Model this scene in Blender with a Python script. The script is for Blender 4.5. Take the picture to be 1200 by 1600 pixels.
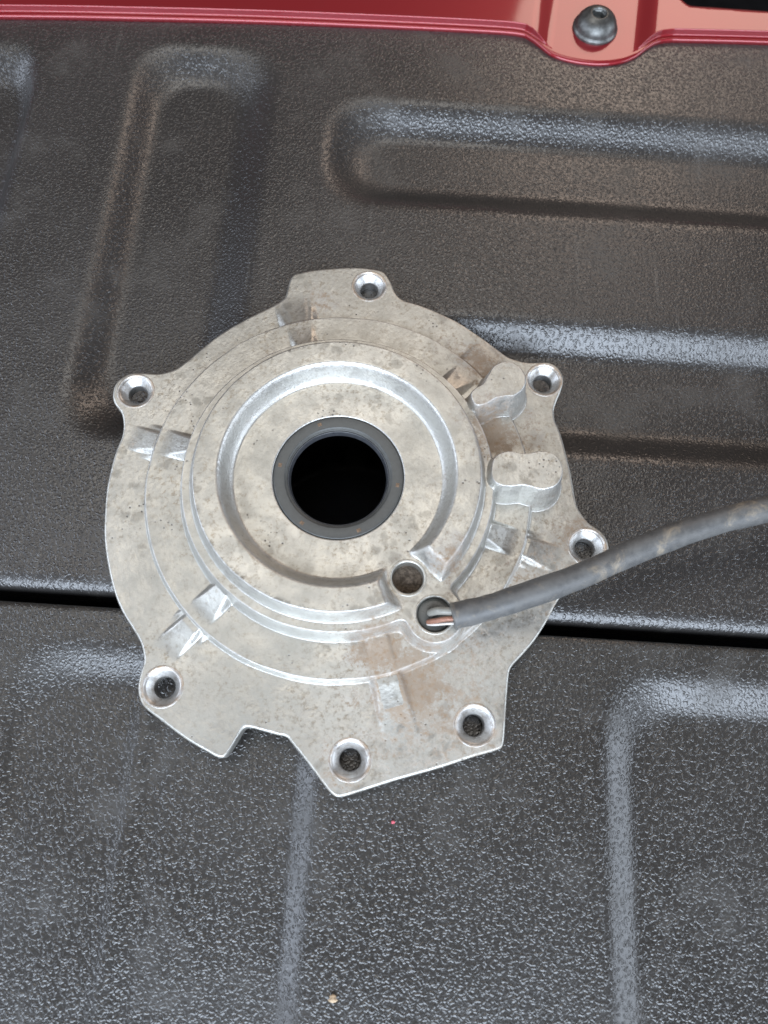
import bpy, bmesh, math, random
import numpy as np
from mathutils import Matrix, Vector

# ------------------------------------------------------------------ clear
for o in list(bpy.data.objects):
    bpy.data.objects.remove(o, do_unlink=True)
scene = bpy.context.scene
COL = scene.collection
random.seed(7)
rng = np.random.default_rng(11)
MM = 0.001

# ------------------------------------------------------------------ camera
PITCH, ROLL, CAM_H = math.radians(18.0), math.radians(3.6), 0.25
cam_loc = Vector((0, -CAM_H * math.tan(PITCH), CAM_H))
fw = Vector((0, math.sin(PITCH), -math.cos(PITCH)))
up0 = Vector((0, math.cos(PITCH), math.sin(PITCH)))
rt0 = Vector((1, 0, 0))
rt = math.cos(ROLL) * rt0 + math.sin(ROLL) * up0
up = -math.sin(ROLL) * rt0 + math.cos(ROLL) * up0
cd = bpy.data.cameras.new('camera')
cam = bpy.data.objects.new('camera', cd)
COL.objects.link(cam)
M = Matrix((( rt.x, up.x, -fw.x, cam_loc.x), (rt.y, up.y, -fw.y, cam_loc.y),
            (rt.z, up.z, -fw.z, cam_loc.z), (0, 0, 0, 1)))
cam.matrix_world = M
cd.sensor_fit = 'VERTICAL'
cd.sensor_height = 36.0
cd.sensor_width = 27.0
cd.lens = 1164.0 / 1600.0 * 36.0
cd.clip_start = 0.005
cd.clip_end = 50.0
cd.dof.use_dof = True
cd.dof.focus_distance = 0.262
cd.dof.aperture_fstop = 11.0
scene.camera = cam

# ------------------------------------------------------------------ world and lamps
world = bpy.data.worlds.new('World')
scene.world = world
world.use_nodes = True
bg = world.node_tree.nodes['Background']
bg.inputs['Color'].default_value = (0.42, 0.33, 0.29, 1)
bg.inputs['Strength'].default_value = 0.28

def area(name, target, az, el, dist, sx, sy, color, power):
    """soft lamp: az in degrees clockwise from +y (away from the viewer), el above the horizon"""
    l = bpy.data.lights.new(name, 'AREA')
    l.shape = 'RECTANGLE'
    l.size, l.size_y = sx, sy
    l.color = color
    l.energy = power
    o = bpy.data.objects.new(name, l)
    COL.objects.link(o)
    a, e = math.radians(az), math.radians(el)
    d = Vector((math.sin(a) * math.cos(e), math.cos(a) * math.cos(e), math.sin(e)))
    o.location = Vector(target) + d * dist
    o.rotation_euler = d.to_track_quat('Z', 'Y').to_euler()
    return o

# the open door behind the photographer, daylight from both sides, a dim ceiling lamp and one warm lamp in front
area('door_light', (0, 0, 0), 178, 36, 2.2, 2.8, 1.5, (0.74, 0.85, 1.0), 128)
area('overhead_light', (0, 0, 0), 340, 72, 2.2, 1.5, 0.9, (1.0, 0.96, 0.90), 12)
area('right_opening', (0, 0, 0), 95, 17, 2.4, 2.2, 1.1, (0.76, 0.86, 1.0), 32)
area('left_opening', (0, 0, 0), 264, 28, 2.4, 2.2, 1.1, (0.74, 0.84, 1.0), 36)
area('front_lamp', (0.08, 0.2, 0), 19, 38, 2.2, 0.75, 0.6, (1.0, 0.80, 0.66), 6.5)

vs = scene.view_settings
vs.view_transform = 'Standard'
vs.look = 'None'
vs.exposure = 0.0
vs.gamma = 1.0
vs.use_curve_mapping = False

# ------------------------------------------------------------------ node helpers
class NT:
    def __init__(self, name):
        self.m = bpy.data.materials.new(name)
        self.m.use_nodes = True
        self.t = self.m.node_tree
        self.n = self.t.nodes
        self.b = self.n['Principled BSDF']
    def node(self, typ, **kw):
        x = self.n.new(typ)
        for k, v in kw.items():
            setattr(x, k, v)
        return x
    def link(self, a, b):
        self.t.links.new(a, b)
    def coord(self, kind='Object'):
        return self.node('ShaderNodeTexCoord').outputs[kind]
    def mapping(self, v, scale=(1, 1, 1), rot=(0, 0, 0)):
        mp = self.node('ShaderNodeMapping')
        mp.inputs['Scale'].default_value = scale
        mp.inputs['Rotation'].default_value = rot
        self.link(v, mp.inputs['Vector'])
        return mp.outputs['Vector']
    def noise(self, v, scale, detail=4, rough=0.55, dist=0.0, dim='3D'):
        x = self.node('ShaderNodeTexNoise', noise_dimensions=dim)
        x.inputs['Scale'].default_value = scale
        x.inputs['Detail'].default_value = detail
        x.inputs['Roughness'].default_value = rough
        x.inputs['Distortion'].default_value = dist
        self.link(v, x.inputs['Vector'])
        return x.outputs['Fac']
    def voronoi(self, v, scale, feature='F1', smooth=None, rand=1.0, out='Distance', dim='3D'):
        x = self.node('ShaderNodeTexVoronoi', feature=feature, voronoi_dimensions=dim)
        x.inputs['Scale'].default_value = scale
        x.inputs['Randomness'].default_value = rand
        if smooth is not None:
            x.inputs['Smoothness'].default_value = smooth
        self.link(v, x.inputs['Vector'])
        return x.outputs[out]
    def ramp(self, v, a, b, lo=0.0, hi=1.0, smooth=True):
        x = self.node('ShaderNodeMapRange')
        x.interpolation_type = 'SMOOTHSTEP' if smooth else 'LINEAR'
        x.inputs['From Min'].default_value = a
        x.inputs['From Max'].default_value = b
        x.inputs['To Min'].default_value = lo
        x.inputs['To Max'].default_value = hi
        self.link(v, x.inputs['Value'])
        return x.outputs['Result']
    def math(self, op, a, b=None, clamp=False):
        x = self.node('ShaderNodeMath', operation=op, use_clamp=clamp)
        for i, s in enumerate((a, b)):
            if s is None:
                continue
            if isinstance(s, (int, float)):
                x.inputs[i].default_value = s
            else:
                self.link(s, x.inputs[i])
        return x.outputs[0]
    def mix(self, fac, a, b):
        x = self.node('ShaderNodeMix', data_type='RGBA')
        if isinstance(fac, (int, float)):
            x.inputs[0].default_value = fac
        else:
            self.link(fac, x.inputs[0])
        for i, s in ((6, a), (7, b)):
            if isinstance(s, tuple):
                x.inputs[i].default_value = (*s, 1)
            else:
                self.link(s, x.inputs[i])
        return x.outputs[2]
    def attr(self, name):
        x = self.node('ShaderNodeAttribute', attribute_name=name)
        return x.outputs['Fac']
    def bump(self, h, strength, dist, normal=None):
        x = self.node('ShaderNodeBump')
        x.inputs['Strength'].default_value = strength
        x.inputs['Distance'].default_value = dist
        self.link(h, x.inputs['Height'])
        if normal is not None:
            self.link(normal, x.inputs['Normal'])
        return x.outputs['Normal']
    def set(self, **kw):
        for k, v in kw.items():
            k = k.replace('_', ' ')
            s = self.b.inputs[k]
            if isinstance(v, (int, float)):
                s.default_value = v
            elif isinstance(v, tuple):
                s.default_value = (*v, 1) if len(v) == 3 else v
            else:
                self.link(v, s)
        return self.m

# ------------------------------------------------------------------ materials
def mat_liner(name, base=(0.015, 0.0138, 0.013), pebble=900.0, height=0.00013):
    k = NT(name)
    co = k.coord('Object')
    nz = k.node('ShaderNodeTexNoise', noise_dimensions='2D')
    nz.inputs['Scale'].default_value = 600
    nz.inputs['Detail'].default_value = 0
    k.link(co, nz.inputs['Vector'])
    warp = k.node('ShaderNodeVectorMath', operation='MULTIPLY_ADD')
    k.link(nz.outputs['Color'], warp.inputs[0])
    warp.inputs[1].default_value = (0.0011, 0.0011, 0)
    k.link(co, warp.inputs[2])
    v = warp.outputs[0]
    # pebbled grain: raised lumps of uneven size in a finely wrinkled skin
    d = k.voronoi(v, pebble, 'F1', dim='2D')
    peb = k.ramp(k.math('MULTIPLY', d, d), 0.24, 0.0, smooth=False)
    wr = k.noise(v, pebble * 0.7, 1, 0.5, dim='2D')
    h = k.math('MULTIPLY', peb, k.ramp(wr, 0.32, 0.68, 0.30, 1.0))
    h = k.math('ADD', h, k.math('MULTIPLY', k.noise(co, pebble * 1.7, 1, 0.5, dim='2D'), 0.42))
    nrm = k.bump(h, 1.0, height)
    big = k.noise(co, 9.0, 2, 0.6, dim='2D')
    dust = k.ramp(k.noise(co, 28.0, 4, 0.7, dim='2D'), 0.50, 0.80)
    c = k.mix(big, base, tuple(x * 1.5 for x in base))
    c = k.mix(k.math('MULTIPLY', dust, 0.18), c, (0.070, 0.062, 0.050))
    sct = k.node('ShaderNodeTexNoise', noise_dimensions='2D')
    sct.inputs['Scale'].default_value = 1.0
    sct.inputs['Detail'].default_value = 3
    k.link(k.mapping(co, (300, 22, 1), (0, 0, 0.5)), sct.inputs['Vector'])
    scr = k.math('MULTIPLY', k.ramp(sct.outputs['Fac'], 0.66, 0.72), k.ramp(big, 0.5, 0.62))
    c = k.mix(k.math('MULTIPLY', scr, 0.25), c, (0.075, 0.070, 0.062))
    rough = k.math('ADD', k.ramp(big, 0.3, 0.7, 0.28, 0.35), k.math('MULTIPLY', dust, 0.16))
    return k.set(Base_Color=c, Roughness=rough, IOR=1.8, Normal=nrm)

def mat_cast(name):
    k = NT(name)
    co = k.coord('Object')
    rust = k.attr('rust'); cast = k.attr('cast')
    big = k.noise(co, 26, 4, 0.6)
    mid = k.noise(co, 150, 5, 0.65)
    fine = k.noise(co, 1100, 2, 0.6)
    c = k.mix(k.ramp(big, 0.35, 0.65), (0.455, 0.45, 0.415), (0.57, 0.56, 0.515))
    c = k.mix(k.ramp(mid, 0.42, 0.75, 0, 0.36), c, (0.34, 0.322, 0.27))
    spk = k.ramp(k.noise(co, 620, 4, 0.75), 0.48, 0.68)
    c = k.mix(k.math('MULTIPLY', spk, k.ramp(k.noise(co, 45, 3, 0.6), 0.35, 0.65, 0.2, 0.75)), c, (0.28, 0.24, 0.185))
    # grey corrosion blotches in clusters
    wv = k.node('ShaderNodeTexNoise')
    wv.inputs['Scale'].default_value = 260
    wv.inputs['Detail'].default_value = 3
    k.link(co, wv.inputs['Vector'])
    wa = k.node('ShaderNodeVectorMath', operation='MULTIPLY_ADD')
    k.link(wv.outputs['Color'], wa.inputs[0])
    wa.inputs[1].default_value = (0.006, 0.006, 0.006)
    k.link(co, wa.inputs[2])
    bl = k.ramp(k.voronoi(wa.outputs[0], 170, 'F1'), 0.42, 0.20)
    bl = k.math('MULTIPLY', bl, k.ramp(k.noise(co, 34, 2, 0.5), 0.49, 0.60))
    c = k.mix(k.math('MULTIPLY', bl, 0.5), c, (0.23, 0.22, 0.195))
    # small dark pits
    pit = k.math('MULTIPLY', k.ramp(k.voronoi(co, 520, 'F1'), 0.22, 0.10), k.ramp(k.noise(co, 70, 3, 0.6), 0.54, 0.66))
    c = k.mix(k.math('MULTIPLY', pit, 0.75), c, (0.07, 0.06, 0.05))
    # raw, bare cast skin on the slopes
    c = k.mix(k.math('MULTIPLY', cast, 0.40), c, (0.57, 0.565, 0.56))
    # brown dirt and rust: fine scattered flecks gathered in patches
    n2 = k.noise(co, 330, 6, 0.78)
    rm = k.ramp(k.math('ADD', k.math('MULTIPLY', rust, 0.42), n2), 0.66, 0.86)
    rm2 = k.ramp(k.math('ADD', k.math('MULTIPLY', rust, 0.42), k.noise(co, 95, 5, 0.7)), 0.66, 0.84)
    c = k.mix(k.math('MULTIPLY', rm, 0.66), c, (0.25, 0.165, 0.095))
    c = k.mix(k.math('MULTIPLY', k.math('MULTIPLY', rm2, spk), 0.55), c, (0.30, 0.19, 0.10))
    c = k.mix(k.math('MULTIPLY', rm2, 0.28), c, (0.27, 0.20, 0.14))
    sc = k.math('MULTIPLY', k.attr('scuff_edge_shade'), k.ramp(k.noise(co, 260, 4, 0.7), 0.50, 0.60))
    c = k.mix(k.math('MULTIPLY', sc, 0.85), c, (0.05, 0.045, 0.04))  # black scuff marks, and occlusion shade painted along the ring edge
    wear = k.math('MULTIPLY', k.attr('wear'), k.ramp(k.noise(co, 130, 4, 0.7), 0.38, 0.6, 0.1, 1.0))
    c = k.mix(k.math('MULTIPLY', wear, 0.32), c, (0.70, 0.69, 0.67))
    dirt = k.math('MAXIMUM', rm, k.math('MULTIPLY', rm2, 0.6))
    met = k.math('SUBTRACT', 0.86, k.math('MULTIPLY', dirt, 0.6))
    rough = k.math('ADD', k.ramp(mid, 0.3, 0.7, 0.36, 0.50), k.math('MULTIPLY', dirt, 0.25))
    h = k.math('ADD', k.math('MULTIPLY', mid, 0.6), k.math('MULTIPLY', fine, k.math('ADD', 0.45, k.math('MULTIPLY', cast, 0.7))))
    h = k.math('SUBTRACT', h, k.math('MULTIPLY', pit, 0.6))
    nrm = k.bump(h, 0.6, 0.00022)
    return k.set(Base_Color=c, Metallic=met, Roughness=rough, Normal=nrm)

def mat_machined(name):
    k = NT(name)
    co = k.coord('Object')
    sep = k.node('ShaderNodeSeparateXYZ')
    k.link(co, sep.inputs[0])
    rr = k.math('SQRT', k.math('ADD', k.math('MULTIPLY', sep.outputs[0], sep.outputs[0]),
                               k.math('MULTIPLY', sep.outputs[1], sep.outputs[1])))
    pos = k.node('ShaderNodeNewGeometry').outputs['Position']
    lines = k.noise(k.mapping(co, (1, 1, 9)), 1500, 2, 0.5)
    mask = k.math('MULTIPLY', k.ramp(rr, 0.0052, 0.0062), k.ramp(k.noise(pos, 170, 5, 0.7), 0.40, 0.62))
    c = k.mix(k.math('MULTIPLY', mask, 0.75), (0.52, 0.515, 0.50), (0.34, 0.23, 0.13))
    c = k.mix(k.ramp(k.noise(pos, 420, 5, 0.7), 0.46, 0.70, 0, 0.6), c, (0.22, 0.175, 0.13))
    return k.set(Base_Color=c, Metallic=k.math('SUBTRACT', 0.9, k.math('MULTIPLY', mask, 0.5)),
                 Roughness=k.ramp(lines, 0.3, 0.7, 0.32, 0.46), Normal=k.bump(lines, 0.12, 0.0001))

def mat_rubber(name, c1, c2, rough=(0.42, 0.6), scale=300, dirt=None, dirt_thr=(0.55, 0.72), bump=0.3):
    k = NT(name)
    co = k.coord('Object')
    n = k.noise(co, scale, 5, 0.65)
    c = k.mix(k.ramp(n, 0.3, 0.7), c1, c2)
    if dirt:
        c = k.mix(k.math('MULTIPLY', k.ramp(k.noise(co, scale * 0.35, 6, 0.72, 0.6), *dirt_thr), 0.75), c, dirt)
    return k.set(Base_Color=c, Roughness=k.ramp(n, 0.3, 0.7, *rough), Normal=k.bump(n, bump, 0.0002))

def mat_plain(name, c, rough=0.5, metal=0.0, scale=400, var=0.25, bump=0.2):
    k = NT(name)
    co = k.coord('Object')
    n = k.noise(co, scale, 5, 0.65)
    cc = k.mix(k.ramp(n, 0.3, 0.7), tuple(x * (1 - var) for x in c), tuple(min(1, x * (1 + var)) for x in c))
    return k.set(Base_Color=cc, Roughness=rough, Metallic=metal, Normal=k.bump(n, bump, 0.0002))

def mat_paint(name):
    k = NT(name)
    co = k.coord('Object')
    flake = k.voronoi(co, 3200, 'F1', out='Color')
    peel = k.noise(co, 260, 2, 0.5)
    c = k.mix(k.ramp(k.noise(co, 60, 5, 0.7), 0.5, 0.8, 0, 0.25), (0.235, 0.007, 0.013), (0.20, 0.016, 0.019))
    return k.set(Base_Color=c, Metallic=0.5, Roughness=0.40, Coat_Weight=1.0, Coat_Roughness=0.06,
                 Normal=k.bump(peel, 0.06, 0.0003))

def mat_dirt(name):
    k = NT(name)
    co = k.coord('Object')
    n = k.noise(co, 620, 6, 0.75)
    c = k.mix(k.ramp(n, 0.38, 0.66), (0.055, 0.040, 0.028), (0.185, 0.145, 0.11))
    return k.set(Base_Color=c, Roughness=0.9, Normal=k.bump(n, 1.0, 0.0009))

def mat_copper(name):
    return mat_plain(name, (0.29, 0.145, 0.10), 0.42, 0.3, 900, 0.2)

L_UP = mat_liner('liner_plastic')
L_LO = mat_liner('liner_plastic_worn', (0.015, 0.0138, 0.0122), 900.0, 0.00013)
CAST = mat_cast('cast_aluminium')
MACH = mat_machined('machined_aluminium')
SEAL = mat_rubber('seal_grey', (0.052, 0.053, 0.050), (0.068, 0.069, 0.064), (0.36, 0.46), 500, bump=0.12)
LIP = mat_rubber('seal_lip_rubber', (0.030, 0.032, 0.036), (0.045, 0.047, 0.052), (0.25, 0.4), 400, bump=0.1)
RUSTM = mat_plain('rusty_notch', (0.14, 0.09, 0.055), 0.8, 0.0, 900, 0.4)
SHEATH = mat_rubber('cable_rubber', (0.075, 0.075, 0.074), (0.115, 0.113, 0.108), (0.42, 0.58), 260,
                    dirt=(0.30, 0.245, 0.175), dirt_thr=(0.53, 0.72), bump=0.5)
GROM = mat_rubber('grommet_rubber', (0.050, 0.052, 0.048), (0.075, 0.076, 0.070), (0.22, 0.42), 350, bump=0.2)
WGREY = mat_plain('grey_insulation', (0.23, 0.225, 0.20), 0.35, 0, 500, 0.12)
WWHITE = mat_plain('white_insulation', (0.60, 0.57, 0.53), 0.45, 0, 500, 0.06)
COPPER = mat_copper('copper_brown')
PAINT = mat_paint('red_metallic_paint')
STEEL = mat_plain('bolt_steel', (0.115, 0.115, 0.11), 0.40, 0.8, 500, 0.3)
DIRT = mat_dirt('packed_dirt')
DARK = mat_plain('gap_shade_black', (0.004, 0.004, 0.0045), 0.95, 0, 60, 0.3)  # the gap's deep shade is put into this near-black colour
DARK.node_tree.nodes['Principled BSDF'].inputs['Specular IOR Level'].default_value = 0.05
CRUMB = mat_plain('pale_crumb', (0.55, 0.42, 0.28), 0.8, 0, 900, 0.3)
CHIP = mat_plain('pink_chip', (0.62, 0.12, 0.16), 0.6, 0, 900, 0.2)

# ------------------------------------------------------------------ object helpers
def tag(o, label=None, cat=None, group=None, kind=None):
    if label: o['label'] = label
    if cat: o['category'] = cat
    if group: o['group'] = group
    if kind: o['kind'] = kind
    return o

def empty(name, loc):
    o = bpy.data.objects.new(name, None)
    o.empty_display_size = 0.02
    COL.objects.link(o)
    o.location = loc
    return o

def mesh_np(name, V, F, mat, parent=None, normals=None, attrs=None, smooth=True):
    """V (n,3) metres, F (m,4) quads or (m,3) triangles"""
    me = bpy.data.meshes.new(name)
    V = np.ascontiguousarray(V, dtype=np.float32)
    F = np.ascontiguousarray(F, dtype=np.int32)
    nf, w = F.shape
    me.vertices.add(len(V))
    me.vertices.foreach_set('co', V.ravel())
    me.loops.add(nf * w)
    me.loops.foreach_set('vertex_index', F.ravel())
    me.polygons.add(nf)
    me.polygons.foreach_set('loop_start', np.arange(0, nf * w, w, dtype=np.int32))
    me.polygons.foreach_set('use_smooth', np.full(nf, smooth, dtype=bool))
    me.update(calc_edges=True)
    me.validate()
    for k, a in (attrs or {}).items():
        at = me.attributes.new(k, 'FLOAT', 'POINT')
        at.data.foreach_set('value', np.ascontiguousarray(a, dtype=np.float32))
    me.materials.append(mat)
    if normals is not None:
        me.normals_split_custom_set_from_vertices(normals.tolist())
    o = bpy.data.objects.new(name, me)
    COL.objects.link(o)
    o.parent = parent
    return o

def grid_faces(nr, nc, wrap=False):
    i = np.arange(nr - 1)[:, None]
    j = np.arange(nc if wrap else nc - 1)[None, :]
    j2 = (j + 1) % nc
    a = i * nc + j; b = i * nc + j2; c = (i + 1) * nc + j2; d = (i + 1) * nc + j
    return np.stack([a + 0 * b, b, c, d + 0 * c], -1).reshape(-1, 4)

def lathe(name, prof, mat, parent=None, seg=64, loc=(0, 0, 0), wob=0.0, smooth=True):
    """prof: list of (radius_mm, z_mm) from outside to inside"""
    th = np.linspace(0, 2 * np.pi, seg, endpoint=False)
    P = np.array(prof, float)
    R = P[:, 0][:, None] * np.ones(seg)[None, :]
    if wob:
        R = R * (1 + wob * np.sin(3 * th + 1.3)[None, :])
    V = np.stack([R * np.cos(th), R * np.sin(th), P[:, 1][:, None] + 0 * R], -1).reshape(-1, 3) * MM
    F = grid_faces(len(P), seg, True)
    o = mesh_np(name, V, F, mat, parent, smooth=smooth)
    o.location = loc
    return o

def catmull(pts, n=8, closed=False):
    P = np.array(pts, float)
    m = len(P)
    out = []
    rngi = range(m) if closed else range(m - 1)
    for i in rngi:
        if closed:
            p0, p1, p2, p3 = P[(i - 1) % m], P[i], P[(i + 1) % m], P[(i + 2) % m]
        else:
            p0, p1, p2, p3 = P[max(i - 1, 0)], P[i], P[i + 1], P[min(i + 2, m - 1)]
        for t in np.linspace(0, 1, n, endpoint=False):
            out.append(0.5 * ((2 * p1) + (-p0 + p2) * t + (2 * p0 - 5 * p1 + 4 * p2 - p3) * t * t
                              + (-p0 + 3 * p1 - 3 * p2 + p3) * t ** 3))
    if not closed:
        out.append(P[-1])
    return np.array(out)

def tube(name, path, rad, mat, parent=None, seg=24, loc=None, caps=True, flat=1.0):
    P = np.array(path, float)
    n = len(P)
    rad = np.broadcast_to(np.array(rad, float), (n,))
    T = np.gradient(P, axis=0)
    T /= np.linalg.norm(T, axis=1)[:, None]
    upv = np.array([0, 0, 1.0])
    S = np.cross(T, upv); S /= np.linalg.norm(S, axis=1)[:, None]
    U = np.cross(S, T)
    th = np.linspace(0, 2 * np.pi, seg, endpoint=False)
    V = P[:, None, :] + rad[:, None, None] * (np.cos(th)[None, :, None] * S[:, None, :] + flat * np.sin(th)[None, :, None] * U[:, None, :])
    V = V.reshape(-1, 3)
    F = grid_faces(n, seg, True)
    if caps:
        rings = []
        for end, idx in ((0, 0), (n - 1, n - 1)):
            c = len(V)
            base = end * seg
            # inner ring then centre fan kept as quads that collapse to a small ring
            inn = P[idx] + (V[base:base + seg] - P[idx]) * 0.02
            V = np.vstack([V, inn])
            j = np.arange(seg); j2 = (j + 1) % seg
            q = np.stack([base + j2, base + j, c + j, c + j2], -1)
            if end: q = q[:, ::-1]
            F = np.vstack([F, q])
    return mesh_np(name, V * MM, F, mat, parent)

def smin(a, b, k):
    h = np.clip(0.5 + 0.5 * (b - a) / k, 0, 1)
    return b * (1 - h) + a * h - k * h * (1 - h)
def smax(a, b, k):
    return -smin(-a, -b, k)
def sstep(a, b, x):
    t = np.clip((x - a) / (b - a), 0, 1)
    return t * t * (3 - 2 * t)

# ------------------------------------------------------------------ setting: floor under everything and the two liner panels
def liner_height(X, Y, pockets):
    """pressed pockets: outer bounds x0,x1,y0,y1, corner radius, wall widths (left,right,bottom,top), depth"""
    Z = np.zeros_like(X)
    for (x0, x1, y0, y1, rc, (wl, wr, wb, wt), dep) in pockets:
        fl, fr, fb, ft = (X - x0) / wl, (x1 - X) / wr, (Y - y0) / wb, (y1 - Y) / wt
        k = rc / 14.0
        f = smin(smin(fl, fr, k), smin(fb, ft, k), k)
        Z = np.minimum(Z, -dep * sstep(0.0, 1.0, f))
    return Z

def liner_panel(name, xs, ys, pockets, mat, edge_y, edge_sign, z0, rad, extra=None, thick=14.0):
    """edge_sign -1: the panel's rounded rim is at its near side, +1: at its far side"""
    X, Y = np.meshgrid(xs, ys)
    Z = liner_height(X, Y, pockets) + z0
    Z += 0.5 * np.sin(X / 61.0 + 1.0) * np.sin(Y / 83.0)
    if extra is not None:
        Z += extra(X, Y)
    # rounded rim
    d = (Y - edge_y) * (-edge_sign)
    q = np.clip(1 - d / rad, 0, 1)
    Z -= 0.6 * rad * (1 - np.sqrt(np.clip(1 - q * q, 0, 1)))
    rows = [np.stack([X, Y, Z], -1)]
    e = rows[0][0 if edge_sign < 0 else -1].copy()
    lo = []
    for dz in np.linspace(1.0, thick, 6):
        r2 = e.copy(); r2[:, 2] = e[:, 2] - dz
        lo.append(r2)
    G = rows[0]
    if edge_sign < 0:
        G = np.concatenate([np.array(lo[::-1]), G], 0)
    else:
        G = np.concatenate([G, np.array(lo)], 0)
    nr, nc = G.shape[:2]
    F = grid_faces(nr, nc)
    return mesh_np(name, G.reshape(-1, 3) * MM, F, mat)

xs = np.arange(-420, 421, 2.0)
ys_u = np.concatenate([-35 + 6.4 * (1 - np.cos(np.linspace(0, np.pi / 2, 14))), np.arange(-28, 237, 2.0)])
POCK_U = [
    (-36, 460, 129, 187, 20, (15, 15, 19, 16), 9.0),
    (2, 460, 24, 83, 20, (15, 15, 17, 14), 8.5),
    (-122, -56, 20, 211, 18, (14, 20, 18, 16), 8.0),
    (-460, -160, 60, 206, 18, (12, 9, 14, 20), 8.0),
]
def added_well(X, Y):
    return -100.0 * sstep(1.0, 0.86, np.hypot((X + 15.9) / 50.0, (Y - 18.0) / 44.0))  # unseen well added under the cover to keep the seal bore black
up_panel = liner_panel('tailgate_liner', xs, ys_u, POCK_U, L_UP, -35.0, -1, 0.0, 6.5, extra=added_well)
tag(up_panel, 'black pebbled plastic liner panel beside the red painted edge', None, kind='structure')

ys_l = np.concatenate([np.arange(-420, -43, 2.0), -39.4 - 3.0 * (1 - np.cos(np.linspace(np.pi / 2, 0, 10)))])
POCK_L = [
    (74, 460, -460, -49, 20, (14, 14, 14, 16), 5.5),
    (-124, -14, -460, -50, 20, (14, 11, 14, 16), 4.2),
]
def low_extra(X, Y):
    m = sstep(-62, -75, Y)
    return m * (0.9 * np.exp(-((X + 74.5) / 2.6) ** 2) - 0.5 * np.exp(-((X + 68) / 3.0) ** 2))
lo_panel = liner_panel('bed_liner', xs, ys_l, POCK_L, L_LO, -39.4, 1, -1.2, 2.6, extra=low_extra)
tag(lo_panel, 'worn black pebbled plastic liner panel on the near side of the seam', None, kind='structure')

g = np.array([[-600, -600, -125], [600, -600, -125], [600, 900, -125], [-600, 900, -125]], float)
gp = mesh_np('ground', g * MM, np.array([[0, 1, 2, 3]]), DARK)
tag(gp, 'surface in the gap behind the red edge, coloured near-black for its shade', None, kind='structure')

# ------------------------------------------------------------------ the cast cover: height field on a polar grid
CX, CY = -15.9, 5.6
OUT = [(-18.2,95.6),(-30.3,93.8),(-37.5,91.8),(-40.5,90.2),(-41.8,85.8),(-42.3,81.0),(-44.0,78.6),(-48.0,75.5),(-56.2,69.9),(-64.9,62.8),(-71.7,55.3),(-77.7,48.6),(-81.6,46.2),(-85.4,45.1),(-90.0,45.1),(-94.6,44.7),(-97.8,42.7),(-99.8,39.5),(-99.9,35.1),(-98.4,31.7),(-95.9,29.1),(-94.3,24.9),(-93.9,20.0),(-95.1,13.8),(-95.7,6.6),(-95.8,-0.5),(-95.0,-8.6),(-93.9,-16.0),(-92.4,-21.9),(-89.8,-29.5),(-87.1,-35.8),(-83.5,-41.9),(-79.5,-46.9),(-76.1,-51.3),(-74.5,-54.8),(-73.8,-57.9),(-74.3,-61.3),(-74.5,-64.9),(-73.5,-68.8),(-71.2,-71.8),(-65.8,-75.2),(-57.1,-80.4),(-49.6,-83.9),(-46.5,-85.2),(-44.3,-85.1),(-43.0,-83.7),(-42.1,-80.8),(-41.2,-78.1),(-39.7,-76.1),(-37.7,-75.8),(-33.6,-76.5),(-29.1,-77.4),(-26.0,-77.9),(-23.9,-79.9),(-18.8,-85.1),(-13.4,-90.9),(-10.8,-93.5),(-8.2,-94.5),(-2.4,-92.7),(9.1,-88.5),(21.6,-84.4),(32.6,-80.3),(39.9,-77.8),(41.9,-75.8),(42.6,-65.1),(43.3,-55.7),(44.1,-52.2),(48.0,-47.6),(52.0,-42.6),(56.0,-36.1),(59.1,-30.1),(63.4,-24.0),(68.9,-18.8),(73.7,-16.3),(76.2,-13.9),(77.2,-10.2),(76.2,-6.2),(73.9,-3.6),(70.8,-1.8),(68.5,1.1),(66.6,4.5),(65.8,8.6),(64.8,15.7),(63.3,23.1),(61.4,30.9),(59.4,36.3),(59.0,40.3),(59.9,43.7),(61.6,48.4),(62.6,52.7),(61.7,56.3),(59.6,58.8),(56.6,59.9),(52.8,59.4),(48.5,59.3),(44.8,60.1),(42.1,61.0),(40.0,62.5),(36.6,65.2),(32.3,68.4),(23.5,74.3),(15.2,78.2),(7.8,81.0),(2.2,82.5),(-0.9,85.4),(-2.5,89.3),(-4.5,92.8),(-6.5,94.7),(-10.8,95.5)]
BOLT = [(-11.0,87.5),(-91.8,37.5),(55.4,52.3),(69.6,-10.0),(-66.6,-65.0),(-5.7,-83.4),(32.7,-70.7)]
B_OUT, B_HOLE = 6.8, 3.4
HOLE_A, HOLE_B = (8.9, -27.3), (17.9, -38.5)
P1 = [(29.1,33.1),(27.3,35.4),(27.2,37.8),(28.9,39.9),(31.1,41.5),(32.8,44.8),(34.7,48.4),(38.7,50.7),(42.7,49.7),(45.3,46.7),(45.8,42.8),(44.2,39.5),(41.6,37.6),(38.8,37.2),(35.5,36.2),(32.7,34.1)]
P2 = [(34.4,9.1),(35.2,14.1),(37.9,16.4),(41.1,17.1),(44.3,16.6),(47.5,17.0),(50.7,17.9),(54.3,17.5),(56.8,15.6),(58.1,11.6),(57.2,7.7),(55.0,5.3),(51.2,4.2),(47.9,4.8),(45.0,5.3),(41.2,4.6),(37.6,4.8),(35.3,6.2)]
RIBS = [169.5, 107.5, 47.0, -15.5, -72.5, -131.0]
Z_FL, Z_T, Z_H, Z_C, Z_B = 7.0, 10.2, 18.0, 25.0, 21.5

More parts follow.
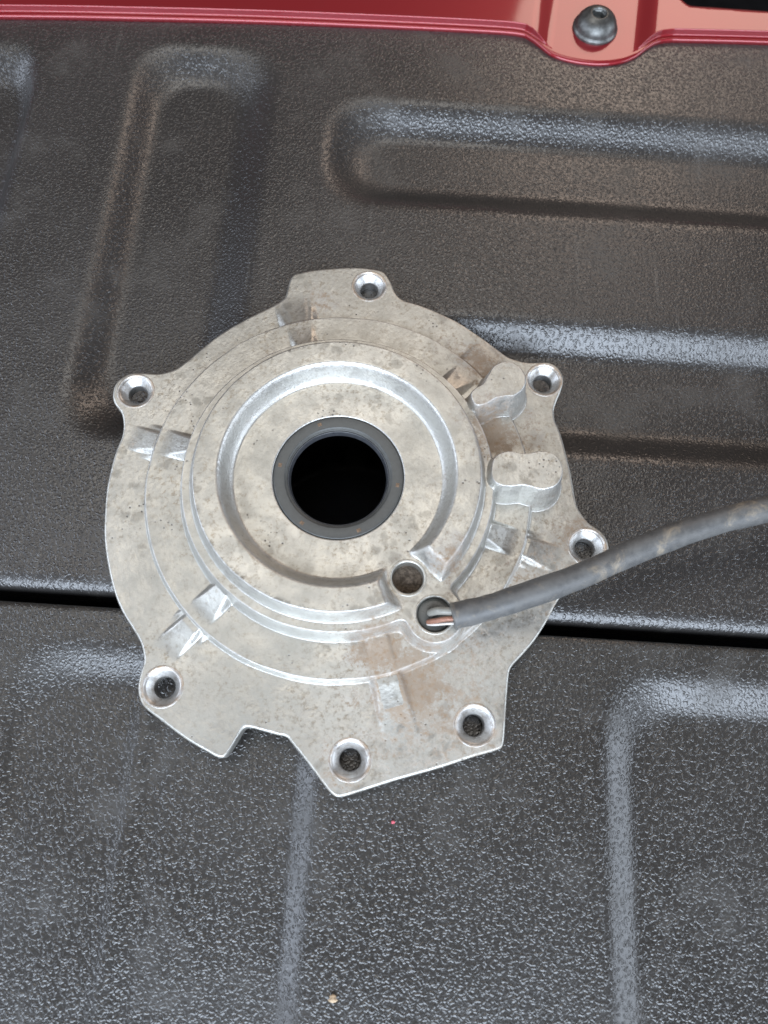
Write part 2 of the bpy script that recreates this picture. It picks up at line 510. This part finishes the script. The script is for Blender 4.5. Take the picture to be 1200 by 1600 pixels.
def poly_sdf(px, py, poly):
    """positive inside"""
    P = np.array(poly)
    d2 = np.full(px.shape, 1e9)
    ins = np.zeros(px.shape, bool)
    for i in range(len(P)):
        a, b = P[i], P[(i + 1) % len(P)]
        ex, ey = b - a
        wx, wy = px - a[0], py - a[1]
        t = np.clip((wx * ex + wy * ey) / (ex * ex + ey * ey), 0, 1)
        d2 = np.minimum(d2, (wx - ex * t) ** 2 + (wy - ey * t) ** 2)
        c = ((a[1] <= py) & (b[1] > py)) | ((b[1] <= py) & (a[1] > py))
        if ey != 0:
            ins ^= c & (px < a[0] + (py - a[1]) / ey * ex)
    d = np.sqrt(d2)
    return np.where(ins, d, -d)

NTH = 1680
th = np.linspace(-np.pi, np.pi, NTH, endpoint=False)
outl = catmull(OUT, 10, True) - np.array([CX, CY])
oa = np.arctan2(outl[:, 1], outl[:, 0]); orr = np.hypot(outl[:, 0], outl[:, 1])
o_ord = np.argsort(oa)
R_out = np.interp(th, oa[o_ord], orr[o_ord], period=2 * np.pi)
ker = np.exp(-0.5 * (np.arange(-4, 5) / 1.6) ** 2); ker /= ker.sum()
R_out = np.convolve(np.r_[R_out[-4:], R_out, R_out[:4]], ker, 'valid')
dR = np.gradient(np.r_[R_out[-1], R_out, R_out[0]])[1:-1] / (2 * np.pi / NTH)
cosn = 1 / np.sqrt(1 + (dR / R_out) ** 2)

r_in = np.concatenate([[21.75, 21.95, 22.15], np.arange(22.4, 67.01, 0.29)])
n_out = 78
t_out = np.linspace(0, 1, n_out + 1)[1:]
rim = np.array([1.1, 0.9, 0.7, 0.52, 0.36, 0.22, 0.11, 0.03, 0.0])
R_rows = [np.full(NTH, r) for r in r_in]
R_end = R_out - 1.3
for t in t_out:
    R_rows.append(r_in[-1] + t * (R_end - r_in[-1]))
for d in rim:
    R_rows.append(R_out - d)
RR = np.array(R_rows)
TH = np.broadcast_to(th, RR.shape)
PX = CX + RR * np.cos(TH); PY = CY + RR * np.sin(TH)
d_edge = np.clip((R_out[None, :] - RR) * cosn[None, :], 0, None)

def angd(a):
    return (TH - math.radians(a) + np.pi) % (2 * np.pi) - np.pi

def seg(d, z, slope, k=1.0):
    return smin(z + 0 * d, z + d * slope, k)

def lump(x, y, s, seed):
    r = np.random.default_rng(seed)
    o = 0
    for _ in range(7):
        a = r.uniform(0, 2 * np.pi); f = s * r.uniform(0.6, 1.7)
        o = o + np.sin((x * np.cos(a) + y * np.sin(a)) * f + r.uniform(0, 6.28))
    return o / 7

H = Z_FL + 0.10 * lump(PX, PY, 0.12, 1)
wavy = 0.22 * lump(PX, PY, 0.25, 2)
tier_d = 65.7 - RR + wavy
H = smax(H, seg(tier_d, Z_T, 4.0, 0.8), 1.3)
# hub floor and ledge, bulged out round the cable hole
dB = np.hypot(PX - HOLE_B[0], PY - HOLE_B[1])
dA = np.hypot(PX - HOLE_A[0], PY - HOLE_A[1])
hub_d = smax(51.9 - RR, 9.0 - dB, 3.0) + 0.5 * wavy
H = smax(H, seg(hub_d, Z_H, 5.0, 1.0), 2.2)
# raised ring, open where the cable holes are
g0, g1 = -66.0, -39.0
end_d = np.maximum(RR * np.sin(np.clip(-(angd(g0)), -1.5, 1.5)), RR * np.sin(np.clip(angd(g1), -1.5, 1.5)))
mid = np.abs(angd((g0 + g1) / 2)) > math.pi / 2
end_d = np.where(mid, 30.0, end_d)
cz = smin(Z_C + 0 * RR, Z_C + (46.9 - RR + 0.3 * wavy) * 4.6, 2.0)
cz = smin(cz, Z_C + (RR - 38.5 + 0.3 * wavy) * 2.3, 2.2)
cz = smin(cz, Z_C + end_d * 2.3, 3.0)
H = smax(H, cz, 2.8)
ring_d = smin(smin(46.9 - RR, RR - 38.4, 0.5), end_d, 0.5)
# the two peanut bosses
m1 = (np.hypot(PX - 36, PY - 42) < 22); m2 = (np.hypot(PX - 46, PY - 11) < 24)
bd1 = np.full(RR.shape, -50.0); bd2 = np.full(RR.shape, -50.0)
P1s, P2s = catmull(P1, 3, True), catmull(P2, 3, True)
bd1[m1] = poly_sdf(PX[m1], PY[m1], P1s); bd2[m2] = poly_sdf(PX[m2], PY[m2], P2s)
H = np.where(m1, smax(H, smin(Z_B + 0 * bd1, Z_B + bd1 * 5.5, 1.5), 2.4), H)
H = np.where(m2, smax(H, smin(Z_B + 0 * bd2, Z_B + bd2 * 5.5, 1.5), 2.4), H)
# radial ribs: one on the flange and one on the step at each angle
rib_out, rib_in = [], []
for i, a in enumerate(RIBS):
    v = RR * np.sin(np.clip(angd(a), -1.2, 1.2))
    near = (np.abs(angd(a)) < 0.25)
    Lo = 75.5 if i in (4, 5, 3) else 73.0
    hf = (2.6, 1.6, 1.6, 2.8, 3.1, 3.0)[i]
    top = np.minimum(Z_T - 0.9, Z_FL + hf + 0.3 - (RR - 64.5) * (hf / (Lo - 64.5)))
    z = smin(top, Z_FL + hf * 0.85 + (3.3 - np.abs(v)) * (1.3 if i in (1, 2) else 2.0), 1.3)
    H = np.where(near & (RR > 62), smax(H, z, 1.0), H)
    rib_out.append(near & (RR > 66.3) & (RR < Lo + 0.8) & (np.abs(v) < 4.0))
    hi = (3.4, 2.0, 2.0, 3.4, 1.2, 3.6)[i]
    top = Z_T + hi - (RR - 53.0) * (hi / 8.2)
    z = smin(top, Z_T + hi * 0.8 + (3.2 - np.abs(v)) * (1.3 if i in (1, 2) else 1.9), 1.4)
    H = np.where(near & (RR > 51.5), smax(H, z, 1.2), H)
    rib_in.append(near & (RR > 54.0) & (RR < 61.6) & (np.abs(v) < 4.0))
# casting unevenness
H += 0.035 * lump(PX, PY, 0.9, 3) + 0.02 * lump(PX, PY, 2.2, 4)
# bore chamfer and rim rounding
H[0] = Z_H - 0.55; H[1] = Z_H - 0.22; H[2] = Z_H - 0.04
re = 0.9
q = np.clip(1 - d_edge / re, 0, 1)
H -= re * (1 - np.sqrt(np.clip(1 - q * q, 0, 1)))
# flatten round the drilled holes so that the turned inserts sit flush
for (bx, by) in BOLT:
    dd = np.hypot(PX - bx, PY - by)
    H = np.where((dd < 9.0), H + (np.minimum(H, Z_FL) - H) * sstep(8.4, 7.0, dd) * (d_edge > 0.9), H)
for (hx, hy), rr_ in ((HOLE_A, 6.3), (HOLE_B, 6.6)):
    dd = np.hypot(PX - hx, PY - hy)
    H = H + (Z_H - H) * sstep(rr_ + 1.8, rr_ + 0.3, dd)

# side walls: outline down to the liner, bore down into the body
wall_z = [5.4, 4.0, 2.4, 0.9, 0.25]
n_top = RR.shape[0]
EX = [PX]; EY = [PY]; EZ = [H]
for i, z in enumerate(wall_z):
    off = 0.0 if i < 4 else 0.7
    EX.append((CX + (R_out - off) * np.cos(th))[None]); EY.append((CY + (R_out - off) * np.sin(th))[None]); EZ.append(np.full((1, NTH), z))
AX = np.vstack(EX); AY = np.vstack(EY); AZ = np.vstack(EZ)
bore = [(21.72, 15.0), (21.72, 9.0)]
for r, z in bore:
    AX = np.vstack([(CX + r * np.cos(th))[None], AX]); AY = np.vstack([(CY + r * np.sin(th))[None], AY]); AZ = np.vstack([np.full((1, NTH), z), AZ])
OFF = len(bore)
nr = AX.shape[0]
VV = np.stack([AX - CX, AY - CY, AZ], -1)
# smooth analytic normals from the grid
du = np.roll(VV, -1, 1) - np.roll(VV, 1, 1)
dv = np.gradient(VV, axis=0)
NN = np.cross(dv, du)
NN /= np.linalg.norm(NN, axis=2)[:, :, None] + 1e-12
NN[:, :] *= np.where(NN[nr // 2, :, 2].mean() < 0, -1, 1)

# rubbed edges: convex curvature of the casting
lap = np.zeros_like(AZ)
dtop = H.copy()
s_r = np.hypot(np.gradient(PX, axis=0), np.gradient(PY, axis=0)); 
g1 = np.gradient(dtop, axis=0) / s_r
g2 = np.gradient(g1, axis=0) / s_r
s_t = RR * (2 * np.pi / NTH)
h2 = (np.roll(dtop, -2, 1) + np.roll(dtop, 2, 1) - 2 * dtop) / (2 * s_t) ** 2
lap[OFF:OFF + n_top] = sstep(0.5, 2.2, -(g2 + h2))
lap[OFF + n_top - 8:OFF + n_top + 1] = 0.45
wear1 = lap.reshape(-1)
nzv = np.abs(NN[:, :, 2])
cast1 = sstep(0.99, 0.72, nzv)
cast1[OFF + n_top - 9:] = 0.0
cast1 = cast1.reshape(-1)
scuff_edge_shade = np.zeros_like(AX)
scuff_edge_shade[OFF:OFF + n_top] = np.exp(-((RR - 46.2) / 0.7) ** 2) * (0.25 + 0.75 * np.exp(-(angd(118) / 0.22) ** 2) + 0.5 * np.exp(-(angd(-120) / 0.5) ** 2))  # scuff near the top; elsewhere a painted occlusion line on the ring edge
scuff_edge_shade1 = scuff_edge_shade.reshape(-1)

# dirt weights (where brown stains gather), with their own shapes
rust = np.zeros_like(AX)
for (sx, sy, s, w) in [(12,-60,13,0.95),(2,-50,9,0.9),(24,-52,10,0.6),(36,27,9,0.95),(32,56,9,0.8),(20,62,10,0.45),(48,30,10,0.5),
                       (-28,80,8,0.5),(4,-30,10,0.45),(-8,-84,9,0.6),(33,-72,9,0.75),(-66,-68,7,0.45),(22,-22,7,0.7),
                       (20,-66,22,0.6),(58,-22,16,0.55),(66,-6,9,0.7),(30,-48,16,0.5),(57,52,8,0.5),(-6,-46,12,0.35),(62,0,12,0.4),(40,-30,14,0.35),(14,-78,12,0.4),(-40,60,16,0.2),(-88,20,12,0.3),(10,10,22,0.25),(-80,-30,20,0.15)]:
    rust = np.maximum(rust, w * np.exp(-((AX - sx) ** 2 + (AY - sy) ** 2) / (2 * s * s)))

rib_v = RR * np.sin(np.clip(angd(RIBS[4]), -1.2, 1.2))
rust[OFF:OFF + n_top] *= 1 - 0.85 * (np.abs(rib_v) < 3.2) * (RR > 66.5) * (RR < 76)
rust1 = rust
F = grid_faces(nr, NTH, True)
Fc = VV.reshape(-1, 3)[F].mean(1)
wx, wy = Fc[:, 0] + CX, Fc[:, 1] + CY
rowi = F[:, 0] // NTH - OFF
top_face = (rowi >= 0) & (rowi < n_top - 1)
cut = np.zeros(len(F), bool)
for (bx, by) in BOLT:
    cut |= np.hypot(wx - bx, wy - by) < B_OUT - 0.35
cut |= np.hypot(wx - HOLE_A[0], wy - HOLE_A[1]) < 5.75
cut |= np.hypot(wx - HOLE_B[0], wy - HOLE_B[1]) < 6.05

def vtof(mask_v):
    full = np.zeros((nr, NTH), bool)
    full[OFF:OFF + n_top] = mask_v
    return full.reshape(-1)[F].all(1)

reg = np.zeros(len(F), int)                                  # 0 flange
reg[vtof(RR <= 67.0) | (rowi < 0)] = 1                       # step
reg[vtof(hub_d > -2.6) | (rowi < 0)] = 2                     # hub
reg[vtof(ring_d > -1.4)] = 3                                 # raised ring
reg[vtof(bd1 > -1.6)] = 4
reg[vtof(bd2 > -1.6)] = 5
for i in range(6):
    reg[vtof(rib_out[i] & (bd1 < -1.6) & (bd2 < -1.6))] = 10 + i
    reg[vtof(rib_in[i] & (bd1 < -1.6) & (bd2 < -1.6))] = 20 + i

cover = empty('engine_cover', (CX * MM, CY * MM, 0.0))
tag(cover, 'cast aluminium engine side cover with oil seal and cut grey cable', 'engine cover')
V3 = VV.reshape(-1, 3) * MM; N3 = NN.reshape(-1, 3); rust1 = rust.reshape(-1)

def piece(name, code, parent):
    f = F[(reg == code) & ~cut]
    if len(f) == 0:
        return None
    u, inv = np.unique(f.ravel(), return_inverse=True)
    return mesh_np(name, V3[u], inv.reshape(-1, 4)[:, ::-1], CAST, parent, normals=N3[u], attrs={'rust': rust1[u], 'wear': wear1[u], 'cast': cast1[u], 'scuff_edge_shade': scuff_edge_shade1[u]})

flange = piece('flange', 0, cover)
step = piece('step', 1, cover)
hub = piece('hub', 2, cover)
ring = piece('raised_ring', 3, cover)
piece('boss', 4, cover); piece('boss', 5, cover)
for i in range(6):
    piece('rib', 10 + i, flange)
    piece('rib', 20 + i, step)

# countersunk bolt holes, turned bright
prof = [(B_OUT, 6.75), (B_OUT - 0.05, 7.0), (B_OUT - 0.2, 7.09), (6.25, 7.08), (6.1, 7.03), (5.95, 6.72), (5.55, 6.62), (5.35, 6.5),
        (3.65, 4.15), (3.42, 3.9), (B_HOLE, 3.7), (B_HOLE, 0.3)]
bh = None
for i, (bx, by) in enumerate(BOLT):
    loc = ((bx - CX) * MM, (by - CY) * MM, 0)
    if bh is None:
        bh = lathe('bolt_hole', prof, MACH, flange, 72, loc)
    else:
        c = bh.copy(); COL.objects.link(c); c.parent = flange; c.location = loc
        c.rotation_euler = (0, 0, i * 1.1)

# dirt-filled hole and the cable port
def rel(p, z=0.0):
    return ((p[0] - CX) * MM, (p[1] - CY) * MM, z * MM)
ha = lathe('blind_hole', [(6.15, 17.7), (6.1, 18.0), (5.95, 18.1), (5.5, 18.08), (5.15, 17.85), (5.0, 17.4), (5.0, 13.0)], CAST, hub, 64, rel(HOLE_A))
rr_ = np.linspace(0.02, 5.05, 16); tt = np.linspace(0, 2 * np.pi, 40, endpoint=False)
DX = rr_[:, None] * np.cos(tt); DY = rr_[:, None] * np.sin(tt)
DZ = 13.9 + 0.5 * lump(DX, DY, 1.4, 8) + 0.35 * lump(DX, DY, 3.2, 9) - 0.02 * rr_[:, None] ** 2
mesh_np('dirt_plug', np.stack([DX, DY, DZ], -1).reshape(-1, 3) * MM, grid_faces(16, 40, True)[:, ::-1], DIRT, ha)
port = lathe('cable_port', [(6.5, 17.7), (6.4, 18.0), (6.25, 18.1), (5.85, 18.08), (5.6, 17.85), (5.5, 17.4), (5.5, 12.5)], CAST, hub, 64, rel(HOLE_B))
lathe('grommet', [(5.5, 16.3), (5.35, 16.75), (5.0, 16.95), (4.0, 17.0), (2.6, 17.15), (1.6, 17.6), (0.9, 17.75), (0.02, 17.8)], GROM, cover, 56, rel(HOLE_B))

# oil seal
seal = lathe('oil_seal', [(21.7, 16.0), (21.66, 17.45), (21.45, 17.78), (21.1, 17.85), (18.1, 17.85), (17.75, 17.75), (17.6, 17.45), (17.45, 17.3),
                          (17.1, 17.3), (16.95, 17.1), (16.9, 16.0), (17.2, 14.5)], SEAL, cover, 160)
lathe('seal_lip', [(17.0, 16.75), (16.8, 16.95), (16.6, 16.9), (16.45, 16.6), (16.25, 15.9), (16.0, 15.3), (15.95, 15.0), (16.1, 14.6), (16.8, 13.4), (17.6, 12.5)],
      LIP, seal, 160)
def box(name, sx, sy, sz, mat, parent, loc, rz):
    v = np.array([(x, y, z) for z in (-.5, .5) for y in (-.5, .5) for x in (-.5, .5)]) * np.array([sx, sy, sz]) * MM
    v[4:, :2] *= 0.8
    f = np.array([(0, 2, 3, 1), (4, 5, 7, 6), (0, 1, 5, 4), (2, 6, 7, 3), (0, 4, 6, 2), (1, 3, 7, 5)])
    o = mesh_np(name, v, f, mat, parent, smooth=False)
    o.location = loc; o.rotation_euler = (0, 0, rz)
    return o
nt = None
for a in (113, 172, -5, -66, -122):
    ar = math.radians(a)
    loc = (19.9 * math.cos(ar) * MM, 19.9 * math.sin(ar) * MM, 17.86 * MM)
    if nt is None:
        nt = box('notch', 1.3, 1.5, 0.16, RUSTM, seal, loc, ar)
    else:
        c = nt.copy(); COL.objects.link(c); c.parent = seal; c.location = loc; c.rotation_euler = (0, 0, ar)

# cable: sheath, cut wires
cpath = catmull([(22.9, -39.6, 22.6), (31.5, -37.2, 23.4), (40.8, -33.9, 24.6), (60.5, -25.8, 26.0), (80.6, -15.6, 27.0), (101.0, -6.9, 28.0),
                 (121.5, -0.4, 29.0), (150.0, 6.0, 30.0), (200.0, 12.0, 30.0), (260, 15, 30)], 16)
crad = 4.05 + 0.10 * np.sin(np.arange(len(cpath)) * 0.21) + 0.06 * np.sin(np.arange(len(cpath)) * 0.63 + 1)
crad[0] = 3.75; crad[1] = 4.05
cable = tube('cable', cpath - np.array([CX, CY, 0]), crad, SHEATH, cover, 40)
def wire(name, pts, rad, mat):
    return tube(name, catmull(pts, 10) - np.array([CX, CY, 0]), rad, mat, cable, 16)
n3 = 31
wire('wire', [(26.0, -37.9, 23.1), (22.0, -38.1, 22.7), (18.4, -38.0, 21.2), (16.2, -38.2, 17.2)], np.r_[np.full(n3 - 3, 1.25), 1.15, 0.95, 0.6], WGREY)
wire('wire', [(26.0, -40.2, 22.6), (21.5, -40.4, 22.0), (17.9, -40.9, 19.9), (15.6, -41.0, 17.2)], np.r_[np.full(n3 - 3, 0.85), 0.75, 0.6, 0.35], COPPER)
wire('wire', [(26.0, -41.4, 21.6), (21.5, -41.7, 20.9), (18.0, -41.9, 19.0), (15.6, -41.6, 17.1)], np.r_[np.full(n3 - 3, 0.42), 0.4, 0.34, 0.22], WWHITE)

# ------------------------------------------------------------------ red painted edge of the tailgate with its bolt
rail = empty('tailgate_edge', (80 * MM, 232 * MM, 0.0))
tag(rail, 'glossy red painted tailgate edge with a rounded tab and dome bolt', 'tailgate')
FRONT = [(-420, 190), (-300, 202), (-179.4, 211.9), (-124.5, 215.4), (-69.1, 218.2), (-13.3, 219.9), (30, 220.8), (46.5, 220.4), (51.5, 218.3), (55.5, 214.9), (61.6, 209.6), (70.4, 206.7),
         (81.5, 206.0), (91.2, 208.0), (98.3, 211.9), (104.1, 217.5), (108.5, 220.8), (114, 222.4), (121.3, 223.0), (155.1, 224.7), (260, 229), (420, 234)]
fc = catmull(FRONT, 12)
gx = np.unique(np.concatenate([np.arange(-420, 30, 4.0), np.arange(30, 125, 0.6), np.arange(125, 421, 4.0)]))
fy = np.interp(gx, fc[:, 0], fc[:, 1])
ybk = 242.0 + (gx - 110) * (-0.012) + 40 * sstep(124, 100, gx)
tt = np.concatenate([np.linspace(0, 0.5, 60)[:-1], np.linspace(0.5, 1, 26)])
GX = np.broadcast_to(gx, (len(tt), len(gx)))
dY = (ybk - fy)
# rows measured from the front edge: dense near it
dd = np.concatenate([[0, 0.08, 0.2, 0.4, 0.7, 1.0, 1.4, 1.7, 2.0, 2.2, 2.4], np.arange(2.55, 3.7, 0.12), np.arange(3.8, 14, 0.4), np.arange(14, 70, 1.0)])
D = np.minimum(dd[:, None], dY[None, :])
GX = np.broadcast_to(gx, D.shape)
GY = fy[None, :] + D
tab = sstep(50.5, 62.0, GX - 0.10 * (GY - 215)) * (1 - sstep(96.0, 107.0, GX - 0.12 * (GY - 215)))
z_tab = 1.9 + 0 * D
nose = 1.2 * np.sqrt(np.clip(1 - (1 - np.clip(D / 1.0, 0, 1)) ** 2, 0, 1))
z_strip = 0.9 + nose - 0.25 * np.exp(-((D - 2.1) / 0.6) ** 2) + 2.3 * sstep(2.6, 3.5, D)
z_tabe = z_tab - 1.2 * (1 - np.sqrt(np.clip(1 - (1 - np.clip(D / 1.8, 0, 1)) ** 2, 0, 1)))
GZ = z_strip * (1 - tab) + z_tabe * tab
# back rounding and the drop behind
db = dY[None, :] - D
GZ = GZ - 2.0 * (1 - np.sqrt(np.clip(1 - (1 - np.clip(db / 2.0, 0, 1)) ** 2, 0, 1)))
G = np.stack([GX, GY, GZ], -1)
skirt = G[0].copy(); skirt[:, 2] -= 1.4; skirt[:, 1] += 0.5
back = G[-1].copy(); back[:, 2] = -60; back[:, 1] += 3
G = np.concatenate([skirt[None], G, back[None]], 0) - np.array([80, 226, 0])
mesh_np('painted_panel', G.reshape(-1, 3) * MM, grid_faces(G.shape[0], G.shape[1]), PAINT, rail)
bolt = lathe('bolt', [(9.9, 3.4), (10.0, 4.2), (9.8, 4.7), (9.4, 5.0), (9.2, 5.3), (9.05, 6.1), (8.6, 7.3), (7.8, 8.5), (6.7, 9.6), (5.4, 10.4), (4.3, 10.8), (3.9, 11.05), (3.5, 11.1), (3.1, 10.9), (2.9, 10.2)],
             STEEL, rail, 64, (0.4 * MM, 0.2 * MM, -1.6 * MM))
lathe('socket', [(2.95, 10.4), (2.6, 9.8), (2.5, 7.9), (0.02, 7.7)], STEEL, bolt, 6, smooth=False)

# ------------------------------------------------------------------ specks on the near liner panel
def blob(name, loc, r, mat, label, cat, seed, flat=0.55):
    bm = bmesh.new()
    bmesh.ops.create_icosphere(bm, subdivisions=2, radius=1.0)
    rr = random.Random(seed)
    ph = [rr.uniform(0, 6.28) for _ in range(6)]
    for v in bm.verts:
        n = 1 + 0.28 * math.sin(3 * v.co.x + ph[0]) + 0.24 * math.sin(4 * v.co.y + ph[1]) + 0.2 * math.sin(5 * v.co.z + ph[2])
        v.co = Vector((v.co.x * r[0], v.co.y * r[1], v.co.z * r[2])) * n * MM
    me = bpy.data.meshes.new(name); bm.to_mesh(me); bm.free()
    me.materials.append(mat)
    for p in me.polygons: p.use_smooth = True
    o = bpy.data.objects.new(name, me); COL.objects.link(o)
    o.location = Vector(loc) * MM
    o.rotation_euler = (0, 0, rr.uniform(0, 3))
    tag(o, label, cat)
    return o
blob('crumb', (-6.0, -149.8, -0.7), (1.5, 0.8, 0.6), CRUMB, 'tiny pale tan crumb on the black liner near the bottom', 'crumb', 3)
blob('paint_chip', (9.0, -101.1, -0.9), (0.6, 0.4, 0.3), CHIP, 'tiny pink fleck on the black liner below the cover', 'fleck', 5)

scene.render.resolution_x, scene.render.resolution_y = 768, 1024
